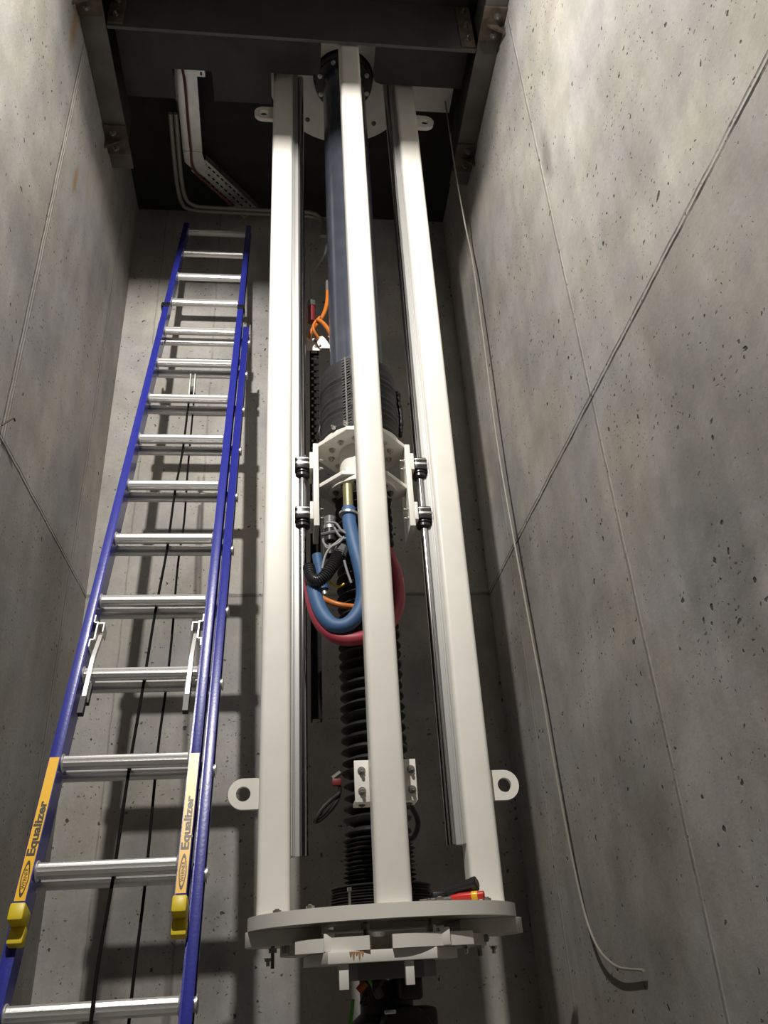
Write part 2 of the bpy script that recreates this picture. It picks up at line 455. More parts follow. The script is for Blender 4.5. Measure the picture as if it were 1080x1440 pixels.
for a in (-150, -128, -70, -50, -40, 20, 90, 130):
    r = .355; p = (AX+r*math.cos(math.radians(a)), AY+r*math.sin(math.radians(a)), .153)
    MB().hexbolt(p, (0,0,1), .012, .009, .004).build('ring_bolt', m_steel, frame)
MB().box(-.052, -.012, 2.60, 2.63, .1535, .158).build('shim', m_dsteel, frame)
# split ring below
def arc_seg(r0, r1, a0, a1, z0, z1, n=28):
    o = [(AX+r1*math.cos(math.radians(a0+(a1-a0)*k/n)), AY+r1*math.sin(math.radians(a0+(a1-a0)*k/n))) for k in range(n+1)]
    i = [(AX+r0*math.cos(math.radians(a0+(a1-a0)*k/n)), AY+r0*math.sin(math.radians(a0+(a1-a0)*k/n))) for k in range(n+1)]
    return MB().prism(o + i[::-1], z0, z1)
MB().holed(circ(AX, AY, .30, 64), circ(AX, AY, .17, 64), .0505, .080).build('split_ring', m_white2, frame)
for a0, a1 in ((-134, -101), (-92, -56)):
    sg = arc_seg(.20, .372, a0, a1, .050, .082).build('split_ring', m_white, frame)
    for a in ((-118,) if a0 < -100 else (-70,)):
        c = Vector((AX+.366*math.cos(math.radians(a)), AY+.366*math.sin(math.radians(a)), 0))
        MB().box(c.x-.014, c.x+.014, c.y-.009, c.y+.02, .0505, .092, .002).build('ring_boss', m_white, sg)
for a in range(0, 360, 60):
    MB().hexbolt((AX+.335*math.cos(math.radians(a+5)), AY+.335*math.sin(math.radians(a+5)), .050), (0,0,-1), .010, .009, .012).build('ring_bolt', m_steel, frame)
# lower octagon plate, motor legs
lp = MB().prism([(.094,2.342),(.372,2.342),(.452,2.50),(.480,2.86),(.372,2.955),(.094,2.955),(.040,2.86),(.052,2.50)], .022, .0495, 'z', .002).build('motor_plate', m_white, frame)
rs = MB()
for px, h in ((.151,.012),(.158,.020),(.166,.009),(.173,.022),(.181,.012)):
    rs.prism([(px-.0035,.0475),(px+.004,.0478),(px+.0025,.0475-h*.6),(px+.0005,.0475-h),(px-.0015,.0475-h*.7)], 2.3405, 2.3415, 'y')
rs.build('rust_stain', m_rust, lp)
for xa, xb, zb in ((.122,.146,-.035),(.290,.312,-.033)):
    MB().box(xa, xb, 2.352, 2.38, zb, .0218, .001).build('motor_leg', m_white, frame)
# angle bracket on the middle post
br = MB(); br.box(.183, .364, 2.436, 2.447, .424, .541, .001); br.box(.183, .364, 2.447, 2.525, .424, .434, .001)
br = br.build('angle_bracket', m_white, frame)
for x in (.204, .349):
    for z in (.454, .511):
        MB().hexbolt((x, 2.436, z), (0,-1,0), .0095, .009, .012).build('bolt', m_steel, br)
for x in (.205, .343):
    MB().hexbolt((x, 2.478, .424), (0,0,-1), .008, .005, .002).build('lower_bolt', m_dsteel, br)

# ------------------------------------------------------------------ ram tube and bellows
ram = thing('ram_tube', 'dark blue steel ram tube hanging inside the white frame behind the middle post', 'tube', (AX, AY, 2.1))
MB().lathe([(.111, 2.12), (.111, 4.16)], (AX, AY, 0), (0,0,1), 64).build('tube', m_tube, ram)
fl = MB().lathe([(.11,4.155),(.150,4.155),(.154,4.16),(.154,4.20),(.125,4.201),(.125,4.34)], (AX, AY, 0), (0,0,1), 64).build('top_flange', m_plastic, ram)
for k in range(8):
    a = 2*PI*(k+.4)/8
    MB().hexbolt((AX+.135*math.cos(a), AY+.135*math.sin(a), 4.155), (0,0,-1), .010, .010, .004).build('bolt', m_steel, fl)

def bellows_profile(z0, z1, n, ro, ri, jit=0.0, rnd=random.Random(2)):
    pr = [(ri, z0)]
    for k in range(n):
        a = z0+(z1-z0)*k/n; b = z0+(z1-z0)*(k+1)/n
        pr += [(ri, a), (ro+rnd.uniform(-jit,jit), a+(b-a)*.42), (ro+rnd.uniform(-jit,jit), a+(b-a)*.58)]
    pr.append((ri, z1)); return pr
ub = thing('bellows', 'short fat black laced bellows on top of the white carriage', 'bellows', (AX, AY, 1.815), 'black bellows on the ram')
MB().lathe(bellows_profile(1.815, 2.13, 11, .156, .1525, .002)+[(.150,2.15),(.118,2.165)], (AX, AY, 0), (0,0,1), 64).build('sleeve', m_black_s, ub)
zp = MB()
a = math.radians(-112)
for k in range(24):
    z = 1.83 + .0138*k
    r = .158; c = Vector((AX+r*math.cos(a), AY+r*math.sin(a), z)); t = Vector((-math.sin(a), math.cos(a), 0))
    for s in (-1, 1):
        zp.cyl(c+t*.004*s, c+t*(.016*s)+Vector((0,0,.004*s)), .0022, 6)
zp.tube([Vector((AX+.160*math.cos(a), AY+.160*math.sin(a), z)) for z in (1.82,1.9,2.0,2.15)], .004, 8, sub=3)
zp.build('lacing', m_dgrey, ub)
for da in (-20, -2):
    aa = math.radians(-112+da)
    MB().hexbolt((AX+.162*math.cos(aa), AY+.162*math.sin(aa), 1.825), (math.cos(aa), math.sin(aa), .2), .008, .008, .01).build('clamp_bolt', m_steel, ub)
lb = thing('bellows', 'long thin black accordion bellows between the carriage and the base ring', 'bellows', (AX, AY, .155), 'black bellows on the ram')
MB().lathe(bellows_profile(.36, 1.575, 34, .105, .072, .004), (AX, AY, 0), (0,0,1), 56).build('sleeve', m_black_s, lb)
MB().lathe(bellows_profile(.155, .36, 16, .108, .090, .004), (AX, AY, 0), (0,0,1), 56).build('folded_sleeve', m_black_s, lb)
MB().lathe(bellows_profile(.155, .225, 9, .152, .142, .005), (AX, AY, 0), (0,0,1), 48).build('end_collar', m_black_s, lb)

# ------------------------------------------------------------------ carriage
car = thing('carriage', 'cream white octagonal carriage with bearing blocks riding the two guide rails', 'carriage', (AX, AY, 1.41))
def octo(h, yf, w, ys=.05):
    return [(AX-h,AY-ys),(AX-w,AY-yf),(AX+w,AY-yf),(AX+h,AY-ys),(AX+h,AY+ys),(AX+w,AY+yf),(AX-w,AY+yf),(AX-h,AY+ys)]
up_ = MB().prism(octo(.168,.168,.065), 1.786, 1.803, 'z', .001).build('upper_plate', m_white, car)
lo_ = MB().prism(octo(.168,.128,.085,.03), 1.612, 1.628, 'z', .001).build('lower_plate', m_white, car)
MB().lathe([(.140,1.8035),(.158,1.8035),(.158,1.814),(.140,1.814)], (AX,AY,0), (0,0,1), 64).build('upper_ring', m_white, car)
MB().lathe([(.126,1.594),(.132,1.594),(.132,1.6118),(.126,1.6118)], (AX,AY,0), (0,0,1), 64).build('lower_ring', m_white, car)
MB().lathe([(.085,1.6285),(.085,1.7858)], (AX,AY,0), (0,0,1), 48).build('hub', m_white, car)
for sx in (-1, 1):
    xa = AX-.189 if sx < 0 else AX+.1685
    sp = MB().box(xa, xa+.0205, 2.648, 2.80, 1.438, 1.800, .0012).build('side_plate', m_white, car)
    xo = xa if sx < 0 else xa+.0205
    xin = xa+.0205 if sx < 0 else xa
    xr = .041 if sx < 0 else .499
    for zc in ((1.722, 1.502) if sx < 0 else (1.722, 1.502)):
        m = xo + sx*.0005
        pad = MB().box(min(m, m+sx*.013), max(m, m+sx*.013), 2.652, 2.768, zc-.034, zc+.040, .001).build('spacer_pad', m_white, car)
        xe = xr + sx*.022*1.0
        x_in = m + sx*.0135
        bl = MB()
        lo, hi = min(x_in, xr+sx*.028), max(x_in, xr+sx*.028)
        blk = bl.prism(rrect(lo, hi, 2.664, 2.736, .010, 3), zc-.0225, zc+.028, 'z', .0015).build('bearing_block', m_plastic, car)
        for za, zb_ in ((-.004,.004),(.018,.0225)):
            MB().prism(rrect(lo-.001, hi+.001, 2.662, 2.738, .010, 3), zc+za, zc+zb_).build('steel_band', m_steel, blk)
        MB().lathe([(.0158,zc-.050),(.023,zc-.050),(.028,zc-.046),(.028,zc-.036),(.025,zc-.033),(.031,zc-.030),(.031,zc-.0225),(.0158,zc-.0225)], (xr,2.70,0), (0,0,1), 28, False).build('wiper_seal', m_plastic, blk)
        for yy, zz in ((2.665,zc+.02),(2.665,zc-.018),(2.69,zc+.001)):
            MB().hexbolt((xin, yy+.012, zz), (-sx,0,0), .007, .007, .012).build('bolt', m_steel, sp)
for k in range(12):
    a = 2*PI*(k+.5)/12
    MB().hexbolt((AX+.118*math.cos(a), AY+.118*math.sin(a), 1.786), (0,0,-1), .0105, .010, .006).build('bolt', m_steel, up_)
    MB().hexbolt((AX+.108*math.cos(a), AY+.108*math.sin(a), 1.594), (0,0,-1), .0105, .010, .006).build('bolt', m_dsteel, lo_)
for a in (-120, -60):
    MB().box(AX+.118*math.cos(math.radians(a))-.012, AX+.118*math.cos(math.radians(a))+.012, AY-.124, AY-.09, 1.6285, 1.648, .002).build('ring_boss', m_white, lo_)

# ------------------------------------------------------------------ ladder
UY, UZ = .33076, .94371
NY, NZ = .94371, -.33076
def LT(p):      # local (x, along, normal) -> world
    return Vector((p.x, 3.6177 + p.y*UY + p.z*NY, 4.0061 + p.y*UZ + p.z*NZ))
lad = thing('extension_ladder', 'blue fibreglass extension ladder with aluminium rungs leaning on the back wall', 'ladder', (-.45, 1.8, -Z0))
def stile(xw, out, s0, s1, n0, n1, fw):
    b = MB(LT)
    xa, xb = (xw-.005, xw) if out < 0 else (xw, xw+.005)
    b.box(xa, xb, s0, s1, n0, n1)
    fa, fb = (xw-fw, xw-.005) if out < 0 else (xw+.005, xw+fw)
    b.box(fa, fb, s0, s1, n0, n0+.005, .0006); b.box(fa, fb, s0, s1, n1-.005, n1, .0006)
    la, lb_ = (xw-fw, xw-fw+.004) if out < 0 else (xw+fw-.004, xw+fw)
    b.box(la, lb_, s0, s1, n0+.005, n0+.011); b.box(la, lb_, s0, s1, n1-.011, n1-.005)
    return b.build('stile', m_blue, lad)
FS0, FS1 = -4.085, .07
fly_l = stile(-.632, -1, FS0, FS1, -.030, .030, .030)
fly_r = stile(-.283, 1, FS0, FS1, -.030, .030, .029)
bas_l = stile(-.646, -1, -5.80, -1.10, .0315, .0915, .030)
bas_r = stile(-.252, 1, -5.80, -1.10, .0315, .0915, .030)
def rung(xa, xb, i, n, cap):
    s = -.305*i
    b = MB(LT)
    prof = []
    K = 36
    for k in range(K):
        a = 2*PI*k/K
        r = .0192*(1 + (.05 if k % 3 == 0 else 0))
        prof.append((s + r*math.cos(a), n + r*math.sin(a)))
    b.prism(prof, xa, xb, 'x')
    for x, d in ((xa, 1), (xb, -1)):
        b.lathe([(.0245,0),(.0255,.002),(.0245,.004),(.020,.006)], (x, s, n), (d,0,0), 24)
    if cap:
        for x, d in ((xa-.005, -1), (xb+.005, 1)):
            b.lathe([(.017,0),(.017,.029),(.021,.030),(.021,.032),(.017,.034)], (x, s, n), (d,0,0), 24)
    return b.build('rung', m_alu, lad)
for i in range(0, 14): rung(-.632, -.283, i, 0.0, False)
for i in range(4, 19): rung(-.646, -.252, i, .0615, True)
# feet
for xw in (-.662, -.237):
    MB(LT).box(xw-.022, xw+.022, -5.832, -5.77, .025, .10, .006).build('rubber_foot', m_black, lad)
# guide clips at the head of the base section
for xa, xb in ((-.668, -.630), (-.285, -.250)):
    c = MB(LT).box(xa, xb, -1.025, -.985, -.034, -.0305, .001)
    c.box(xa-.004 if xa < -.5 else xb, xa if xa < -.5 else xb+.004, -1.025, -.985, -.034, .06)
    c.build('guide_clip', m_black, lad)
for xa, xb in ((-.684, -.677), (-.221, -.214)):
    MB(LT).box(xa, xb, -1.18, -1.08, .03, .10, .001).build('guide_bracket', m_alu_s, lad)
# yellow caps and stickers on the fly section
for st, xa, xb in ((fly_l, -.666, -.629), (fly_r, -.287, -.250)):
    c = MB(LT); c.box(xa, xb, FS0-.012, FS0+.030, -.036, .030, .006); c.box(xa, xb, FS0-.05, FS0-.008, .004, .034, .004)
    c.build('end_cap', m_yellow2, st)
    sxa, sxb = xa+.006, xb-.005
    sk = MB(LT).box(sxa, sxb, FS0+.034, -3.66, -.0309, -.0303).build('sticker', m_yellow, st)
    # lettering, running up the stile
    cu = bpy.data.curves.new('lettering', 'FONT'); cu.body = 'Equalizer'; cu.size = .0285; cu.extrude = .0002
    cu.resolution_u = 3; cu.space_character = 1.0; cu.offset = .0011
    to = bpy.data.objects.new('lettering_source', cu); col.objects.link(to)
    bpy.context.view_layer.update()
    me = bpy.data.meshes.new_from_object(to.evaluated_get(bpy.context.evaluated_depsgraph_get()))
    bpy.data.objects.remove(to)
    xs = [v.co.x for v in me.vertices]; wdt = max(xs)-min(xs)
    base = Vector(sk['_base'])
    s_start = FS0 + .145; xm = (sxa+sxb)/2
    for v in me.vertices:
        q = Vector((xm + .0085 - v.co.y*.95, s_start + (v.co.x-min(xs))*(.150/wdt), -.0312 - v.co.z))
        v.co = LT(q) + Vector((0,0,Z0)) - base
    lo = bpy.data.objects.new('lettering', me); col.objects.link(lo); me.materials.append(m_ink)
    lo.parent = st; lo['_base'] = base
    # oval maker's mark with its word
    mk = MB(LT); mc = FS0 + .088; ee = []; ei = []
    for k in range(40):
        a = 2*PI*k/40
        ca, sa = math.cos(a), math.sin(a)
        f = (abs(ca)**1.6)*math.copysign(1, ca)
        ee.append((xm + .0095*sa, mc + .046*f)); ei.append((xm + .0070*sa, mc + .036*f))
    mk.holed(ee, ei, -.0313, -.0309, 'z')
    mk.build('maker_mark', m_ink, st)
    cu = bpy.data.curves.new('mark_lettering', 'FONT'); cu.body = 'WERNER'; cu.size = .016; cu.extrude = .0002; cu.resolution_u = 3
    to = bpy.data.objects.new('lettering_source', cu); col.objects.link(to); bpy.context.view_layer.update()
    me = bpy.data.meshes.new_from_object(to.evaluated_get(bpy.context.evaluated_depsgraph_get())); bpy.data.objects.remove(to)
    xs = [v.co.x for v in me.vertices]; wdt = max(xs)-min(xs); ys = [v.co.y for v in me.vertices]; hy = max(ys)
    for v in me.vertices:
        q = Vector((xm + .0042 - v.co.y*(.0084/hy), mc - .026 + (v.co.x-min(xs))*(.052/wdt), -.0312 - v.co.z))
        v.co = LT(q) + Vector((0,0,Z0)) - base
    lo = bpy.data.objects.new('mark_lettering', me); col.objects.link(lo); me.materials.append(m_ink); lo.parent = st; lo['_base'] = base
# rung locks
for sx, xw in ((1, -.6315), (-1, -.2835)):
    x = lambda a: xw + sx*a
    def bx(b, a0, a1, s0, s1, n0, n1): b.box(min(x(a0),x(a1)), max(x(a0),x(a1)), s0, s1, n0, n1)
    k = MB(LT)
    bx(k, .0005, .004, -3.165, -3.135, -.026, .020); bx(k, .004, .016, -3.168, -3.164, -.026, .020); bx(k, .012, .016, -3.235, -3.168, -.026, .020)
    bx(k, .0005, .012, -3.239, -3.235, -.026, .020); bx(k, .0005, .004, -3.265, -3.239, -.026, .020)
    bx(k, .016, .036, -3.172, -3.168, -.026, .020); bx(k, .033, .036, -3.205, -3.172, -.026, .020)
    lk = k.build('rung_lock', m_alu_s, lad)
    arm = MB(LT)
    arm.prism([(-3.20,-.004),(-3.20,.010),(-3.31,-.018),(-3.335,-.022),(-3.46,-.022),(-3.46,-.034),(-3.325,-.034),(-3.30,-.030)], min(x(.019),x(.031)), max(x(.019),x(.031)), 'x')
    arm.build('lock_arm', m_alu_s, lk)
    tip = MB(LT); bx(tip, .017, .033, -3.52, -3.461, -.038, -.018)
    bx(tip, .019, .037, -3.47, -3.40, -.0175, .0); tip.build('lock_tip', m_black, lk)
# hoist rope with its pulley
def onL(px, py, n):     # pixel to a point lying n behind the rung plane
    d = ray(px, py); o = Vector((0, 3.6177 + n*NY, 4.0061 + n*NZ)); nn = Vector((0, NY, NZ))
    return d * (o.dot(nn)/d.dot(nn))
pc = onL(271, 541, .062)
pl = MB(); pl.box(pc.x-.012, pc.x-.009, pc.y-.02, pc.y+.02, pc.z-.075, pc.z+.05); pl.box(pc.x+.009, pc.x+.012, pc.y-.02, pc.y+.02, pc.z-.075, pc.z+.05)
pl.cyl((pc.x-.013, pc.y, pc.z-.035), (pc.x+.013, pc.y, pc.z-.035), .006, 10)
pl = pl.build('pulley_bracket', m_steel, lad)
MB().lathe([(.024,-.007),(.018,0),(.024,.007)], (pc.x, pc.y, pc.z-.035), (1,0,0), 20).build('pulley_wheel', m_dgrey, pl)
r1 = [onL(x, y, n) for x, y, n in ((269,552,.05),(265,569,.036),(257,633,.030),(246,692,.030),(235,772,.030),(219,857,.030),(201.5,964,.030),(181,1085,.030),(159,1235,.026),(138.5,1352,.03),(127.5,1440,.035))]
d_ = (r1[-1]-r1[-2]); r1.append(r1[-1] + d_*3.0)
MB().tube(r1, .0045, 8, sub=4).build('rope', m_rope, lad)
r2 = [onL(x, y, n) for x, y, n in ((273.6,553,.072),(270,594,.09),(264,661,.10),(259,733,.10),(250,795,.10),(241.5,898,.10),(232.6,975.5,.10),(222,1055,.10),(205,1235,.10),(189,1367,.10),(181,1440,.10))]
d_ = (r2[-1]-r2[-2]); r2.append(r2[-1] + d_*3.0)
MB().tube(r2, .0040, 8, sub=4).build('rope', m_rope, lad)

# ------------------------------------------------------------------ ceiling services
ty = 4.262
tr = thing('cable_tray', 'galvanised perforated cable tray bending across the dark ceiling above the ladder', 'tray', (-.55, 3.2, ty))
def tray_run(pts, w, holes, name):
    b = MB()
    a, c = Vector(pts[0]), Vector(pts[1]); d = (c-a); Ln = d.length; d.normalize(); s = d.cross(Vector((0,0,1))).normalized()
    if not holes:
        b.T = lambda p: a + d*p.y + s*p.x + Vector((0,0,p.z)); b.box(-w/2, w/2, 0, Ln, 0, .002)
    else:
        b.T = lambda p: a + d*p.y + s*p.x + Vector((0,0,p.z))
        n = int(Ln/.034); st = Ln/n
        lanes = 3; lw = w/lanes
        for l in range(lanes):
            x0 = -w/2 + l*lw
            for k in range(n):
                y0 = k*st
                o = [(x0,y0),(x0+lw,y0),(x0+lw,y0+st),(x0,y0+st)]
                i = [(x0+lw*.36,y0+st*.22),(x0+lw*.64,y0+st*.22),(x0+lw*.64,y0+st*.80),(x0+lw*.36,y0+st*.80)]
                b.holed(o, i, 0, .002)
    b.box(-w/2-.002, -w/2, 0, Ln, 0, .05); b.box(w/2, w/2+.002, 0, Ln, 0, .05)
    return b.build(name, m_tray, tr)
tray_run([(-.565,2.60,ty),(-.585,3.24,ty)], .108, False, 'cover_plate')
MB().prism([(-.640,3.24),(-.532,3.24),(-.508,3.36),(-.535,3.40),(-.56,3.40),(-.638,3.315)], ty-.003, ty-.0005).build('joint_plate', m_tray, tr)
tray_run([(-.560,3.335,ty),(-.262,3.68,ty)], .118, True, 'perforated_run')
tray_run([(-.520,2.56,ty-.05),(-.522,2.74,ty-.05)], .11, True, 'perforated_drop')
rc = [Vector((-.575,2.62,4.15)),Vector((-.580,2.80,4.235)),Vector((-.588,3.0,4.245)),Vector((-.592,3.2,4.245)),Vector((-.588,3.36,4.247)),Vector((-.50,3.47,4.247)),Vector((-.36,3.63,4.247))]
tag(MB().tube(rc, .007, 8).build('cable', mat('brown red cable', (.16,.045,.035), .5)), 'dark red cable running along the galvanised cable tray', 'cable')
c2 = [Vector((-.598,2.60,4.12)),Vector((-.612,2.72,4.13)),Vector((-.632,2.85,4.2)),Vector((-.64,2.95,4.30)),Vector((-.64,3.05,4.338))]
tag(MB().tube(c2, .010, 8).build('cable', m_cable), 'pale cable rising through the opening left of the cable tray', 'cable')
for k, dx in enumerate((0, .030)):
    zc = 4.19 + .001*k
    p = [Vector((-.672+dx,2.95,zc)),Vector((-.684+dx,3.2,zc)),Vector((-.690+dx,3.42-dx*.2,zc)),Vector((-.678+dx*1.0,3.555-dx,zc)),Vector((-.635+dx,3.60-dx,zc)),Vector((-.52,3.612-dx,zc)),Vector((-.20,3.615-dx,zc)),Vector((.06,3.61-dx,zc-.005)),Vector((.17-dx*.6,3.60-dx,zc-.04)),Vector((.205-dx*.6,3.58,zc-.11)),Vector((.20-dx*.6,3.55,zc-.25))]
    nm = ('grey conduit bending along the back wall over the ladder top, outer of the pair', 'grey conduit bending along the back wall over the ladder top, inner of the pair')[k]
    tag(MB().tube(p, .0125, 12).build('conduit', m_conduit), nm, 'conduit', 'paired conduits over the ladder')
p = [PY(459,345,3.4), PY(457,356,3.4), PY(450,368,3.4), PY(440,382,3.4), PY(437,395,3.4), PY(438,420,3.35), PY(439,436,3.3)]
tag(MB().tube(p, .008, 10).build('conduit', m_grey), 'thin grey conduit bent down behind the left post near the roof', 'conduit')

# pale cable hanging on the right wall
hc = [Vector((.845,2.80,4.34)),Vector((.85,2.81,4.06)),Vector((.872,2.88,3.74)),Vector((.93,3.03,3.48)),Vector((.938,3.02,3.2)),Vector((.935,3.018,2.7)),Vector((.93,3.02,2.0)),Vector((.95,3.006,1.17)),Vector((.955,2.995,.93)),Vector((.957,2.986,.665)),Vector((.968,2.965,.25)),Vector((.972,2.90,.06)),Vector((.978,2.76,-.02)),Vector((.985,2.55,-.036))]
tag(MB().tube(hc, .0042, 10).build('cable', m_cable), 'pale thin cable hanging down the right concrete wall with curled end', 'cable')
tag(MB().tube([PX(3,598,XL+.012), PX(12,592,XL+.02), PX(19,588,XL+.03), PX(21,592,XL+.03)], .003, 6, sub=5).build('tie_wire', m_rusty), 'rusty tie wire sticking out of the left wall at the joint', 'wire')

# ------------------------------------------------------------------ cables and hoses inside the frame
ech = thing('energy_chain', 'black energy chain hanging behind the left post with an orange cable inside', 'cable chain', (.10, 2.95, .80))
for k in range(46):
    z = .80 + k*.0378
    b = MB(); x0, x1 = .072 + .010*min(1,max(0,(z-.8)/1.7)), .112 + .010*min(1,max(0,(z-.8)/1.7))
    b.box(x0, x0+.006, 2.93, 2.975, z, z+.036); b.box(x1-.006, x1, 2.93, 2.975, z, z+.036); b.box(x0, x1, 2.926, 2.93, z+.0005, z+.0375 if z < 1.62 else z+.024)
    b.build('chain_link', m_chain, ech)
MB().tube([Vector((.099,2.955,1.55)),Vector((.100,2.955,1.9)),Vector((.106,2.955,2.45))], .007, 8).build('cable', mat('dull orange cable', (.25,.065,.012), .5), ech)
wp = MB().box(.066, .132, 2.90, 2.904, 2.482, 2.553); wp.box(.134, .184, 2.885, 2.889, 2.484, 2.556); wp.box(.125, .14, 2.887, 2.905, 2.484, 2.553)
wp = wp.build('mounting_plate', m_white); tag(wp, 'small white mounting plate above the black energy chain', 'plate')
for z in (2.505, 2.535): MB().hexbolt((.108,2.90,z), (0,-1,0), .006, .004, .002).build('bolt', m_dsteel, wp)
oc = thing('cable', 'orange cable curling down behind the ram tube to the white mounting plate', 'cable', (.12, 2.8, 2.46))
MB().tube([PY(461,408,2.84), PY(460,425,2.84), PY(456,440,2.84), PY(449,452,2.84), PY(440,462,2.84), PY(434,476,2.86)], .0095, 10).build('sheath', m_orange, oc)
MB().tube([PY(461,396,2.84), PY(461,402,2.84), PY(461,409,2.84)], .0105, 10).build('plug', m_dgrey, oc)
o2 = MB().tube([PY(446,449,2.82), PY(455,455,2.82), PY(463,466,2.82), PY(467,478,2.84)], .0095, 10).build('cable', m_orange)
tag(o2, 'short orange cable crossing down to the right end of the mounting plate', 'cable')
o3 = MB().tube([PY(450,446,2.83), PY(442,455,2.83), PY(441,464,2.83), PY(448,476,2.85)], .007, 10).build('cable', m_orange)
tag(o3, 'thin orange cable curving to the middle of the mounting plate', 'cable')
rv = thing('valve', 'dark red valve behind the left guide rail above the orange cables', 'valve', (.09, 2.86, 2.6))
a, b_ = PY(438,432,2.88), PY(438,453,2.88)
MB().cyl(b_, a, .018, 14).build('body', mat('dark red', (.16,.015,.02), .4), rv)
MB().cyl(a, a+Vector((0,0,.03)), .022, 8).build('collar', m_dsteel, rv)

def hose(name, label, pts, r, m, cat='hose', **k):
    return tag(MB().tube(pts, r, 16, **k).build(name, m), label, cat)
yb = 2.56
bh = thing('hose', 'blue foam hose looping down from the carriage underside', 'hose', (.2, yb, 1.1))
MB().tube([PY(490,716,2.59), PY(491,728,2.58), PY(492,740,2.565), PY(499,770,2.54), PY(508,805,2.53), PY(511,835,2.53), PY(505,860,2.53), PY(489,878,2.53), PY(470,880,2.54), PY(455,866,2.56), PY(446,846,2.58), PY(441,825,2.60)], .0255, 18).build('foam_sleeve', m_hoseb, bh)
c = PY(490.5,724,2.583)
MB().lathe([(.022,-.008),(.036,-.004),(.036,.004),(.022,.010)], c, (0.1,0,1), 24).build('clamp', m_steel, bh)
MB().lathe([(.019,0),(.019,.10)], PY(490,716,2.59), (0,0,1), 16).build('pipe_stub', mat('brass fitting', (.30,.27,.14), .4, .6), bh)
b2 = thing('hose', 'short straight blue hose end behind the black corrugated conduit', 'hose', (.12, 2.66, 1.1))
MB().tube([PY(446,780,2.66), PY(449,798,2.66), PY(452,815,2.66), PY(455,829,2.66)], .019, 14).build('sleeve', m_hoseb, b2)
MB().cyl(PY(455,829,2.66), PY(457,836,2.66), .010, 12).build('tip', m_alu_s, b2)
hose('hose', 'red foam hose looping behind the middle post below the carriage', [PY(436,806,2.62), PY(437,830,2.62), PY(441,855,2.60), PY(451,877,2.58), PY(467,893,2.56), PY(487,899,2.55), PY(512,896,2.55), PY(537,886,2.57), PY(555,866,2.60), PY(561,838,2.62), PY(557,806,2.64), PY(545,775,2.66)], .0225, m_hoser)
hose('cable', 'orange cable arching across inside the blue hose loop', [PY(436,820,2.60), PY(442,831,2.60), PY(455,842,2.58), PY(475,850,2.56), PY(495,853,2.56), PY(508,853,2.56), PY(525,848,2.58)], .010, m_orange, 'cable')
cc = thing('corrugated_conduit', 'black corrugated conduit curving down left of the blue hose', 'conduit', (.13, 2.56, 1.12))
MB().tube([PY(479,776,2.57), PY(473,787,2.56), PY(465,799,2.55), PY(456,811,2.55), PY(446,817,2.56), PY(438,812,2.58), PY(434,798,2.60)], .0215, 16, wob=lambda i, n: 1.0 + .10*math.sin(i*2.1), sub=16).build('corrugated_sleeve', m_plastic, cc)
MB().cyl(PY(477,782,2.57), PY(482,769,2.57), .024, 10).build('gland_nut', m_dgrey, cc)
MB().cyl(PY(482,769,2.57), PY(484,757,2.58), .019, 14).build('gland_body', m_plastic, cc)
cn = thing('cable_connector', 'grey round cable connector hanging under the carriage left of the blue hose', 'connector', (.16, 2.58, 1.35))
t_, bt = PY(464,728,2.60), PY(464,747,2.60)
MB().cyl(bt, t_, .021, 20).build('body', m_dgrey, cn)
MB().cyl(bt+Vector((0,0,.005)), bt+Vector((0,0,.020)), .024, 20).build('coupling_ring', m_steel, cn)
MB().cyl(bt, bt-Vector((0,0,.10)), .026, 16).build('boot', m_plastic, cn)
bar = MB().tube([PY(452,752,2.56), PY(465,749,2.55), PY(480,747,2.55), PY(502,748,2.56)], .007, 8)
tag(bar.build('cable_tie', m_dgrey), 'dark grey cable tie strapping the connector to the blue hose', 'cable tie')
gp = [([(454,758),(456,765),(463,769),(472,764),(479,758)], 'grey thin cable looping under the connector, upper strand'),
      ([(455,763),(460,771),(468,768),(477,763),(484,755)], 'grey thin cable looping under the connector, lower strand'),
      ([(453,800),(457,783),(463,772),(472,765)], 'grey thin cable trailing down left of the gland nut'),
      ([(459,735),(472,736),(480,746),(490,752)], 'grey thin cable leaving the top of the connector'),
      ([(470,742),(476,752),(482,757),(488,757)], 'grey thin cable knotted beside the blue hose'),
      ([(484,788),(488,803),(494,820)], 'straight grey cable hanging behind the gland nut')]
for pts, lb_ in gp:
    hose('cable', lb_, [PY(x, y, 2.545) for x, y in pts], .0045, m_grey, 'cable')
hose('cable', 'yellow and grey earth wire hooked below the corrugated conduit', [PY(463,817,2.6), PY(468,822,2.6), PY(476,825,2.6), PY(484,821,2.6)], .004, m_yellow2, 'cable')
hose('cord', 'short black knotted cord hanging right of the fat bellows', [PY(555,556,2.74), PY(557,553,2.74), PY(560,556,2.74), PY(560,566,2.74), PY(563,580,2.74), PY(564,598,2.74), PY(562,614,2.74)], .010, m_black, 'cord', wob=lambda i, n: .75+.35*abs(math.sin(i*1.3)))
hose('cord', 'black cord hanging beside the left edge of the fat bellows', [PY(447,590,2.74), PY(450,600,2.72), PY(449,610,2.72), PY(455,620,2.7)], .006, m_black, 'cord')
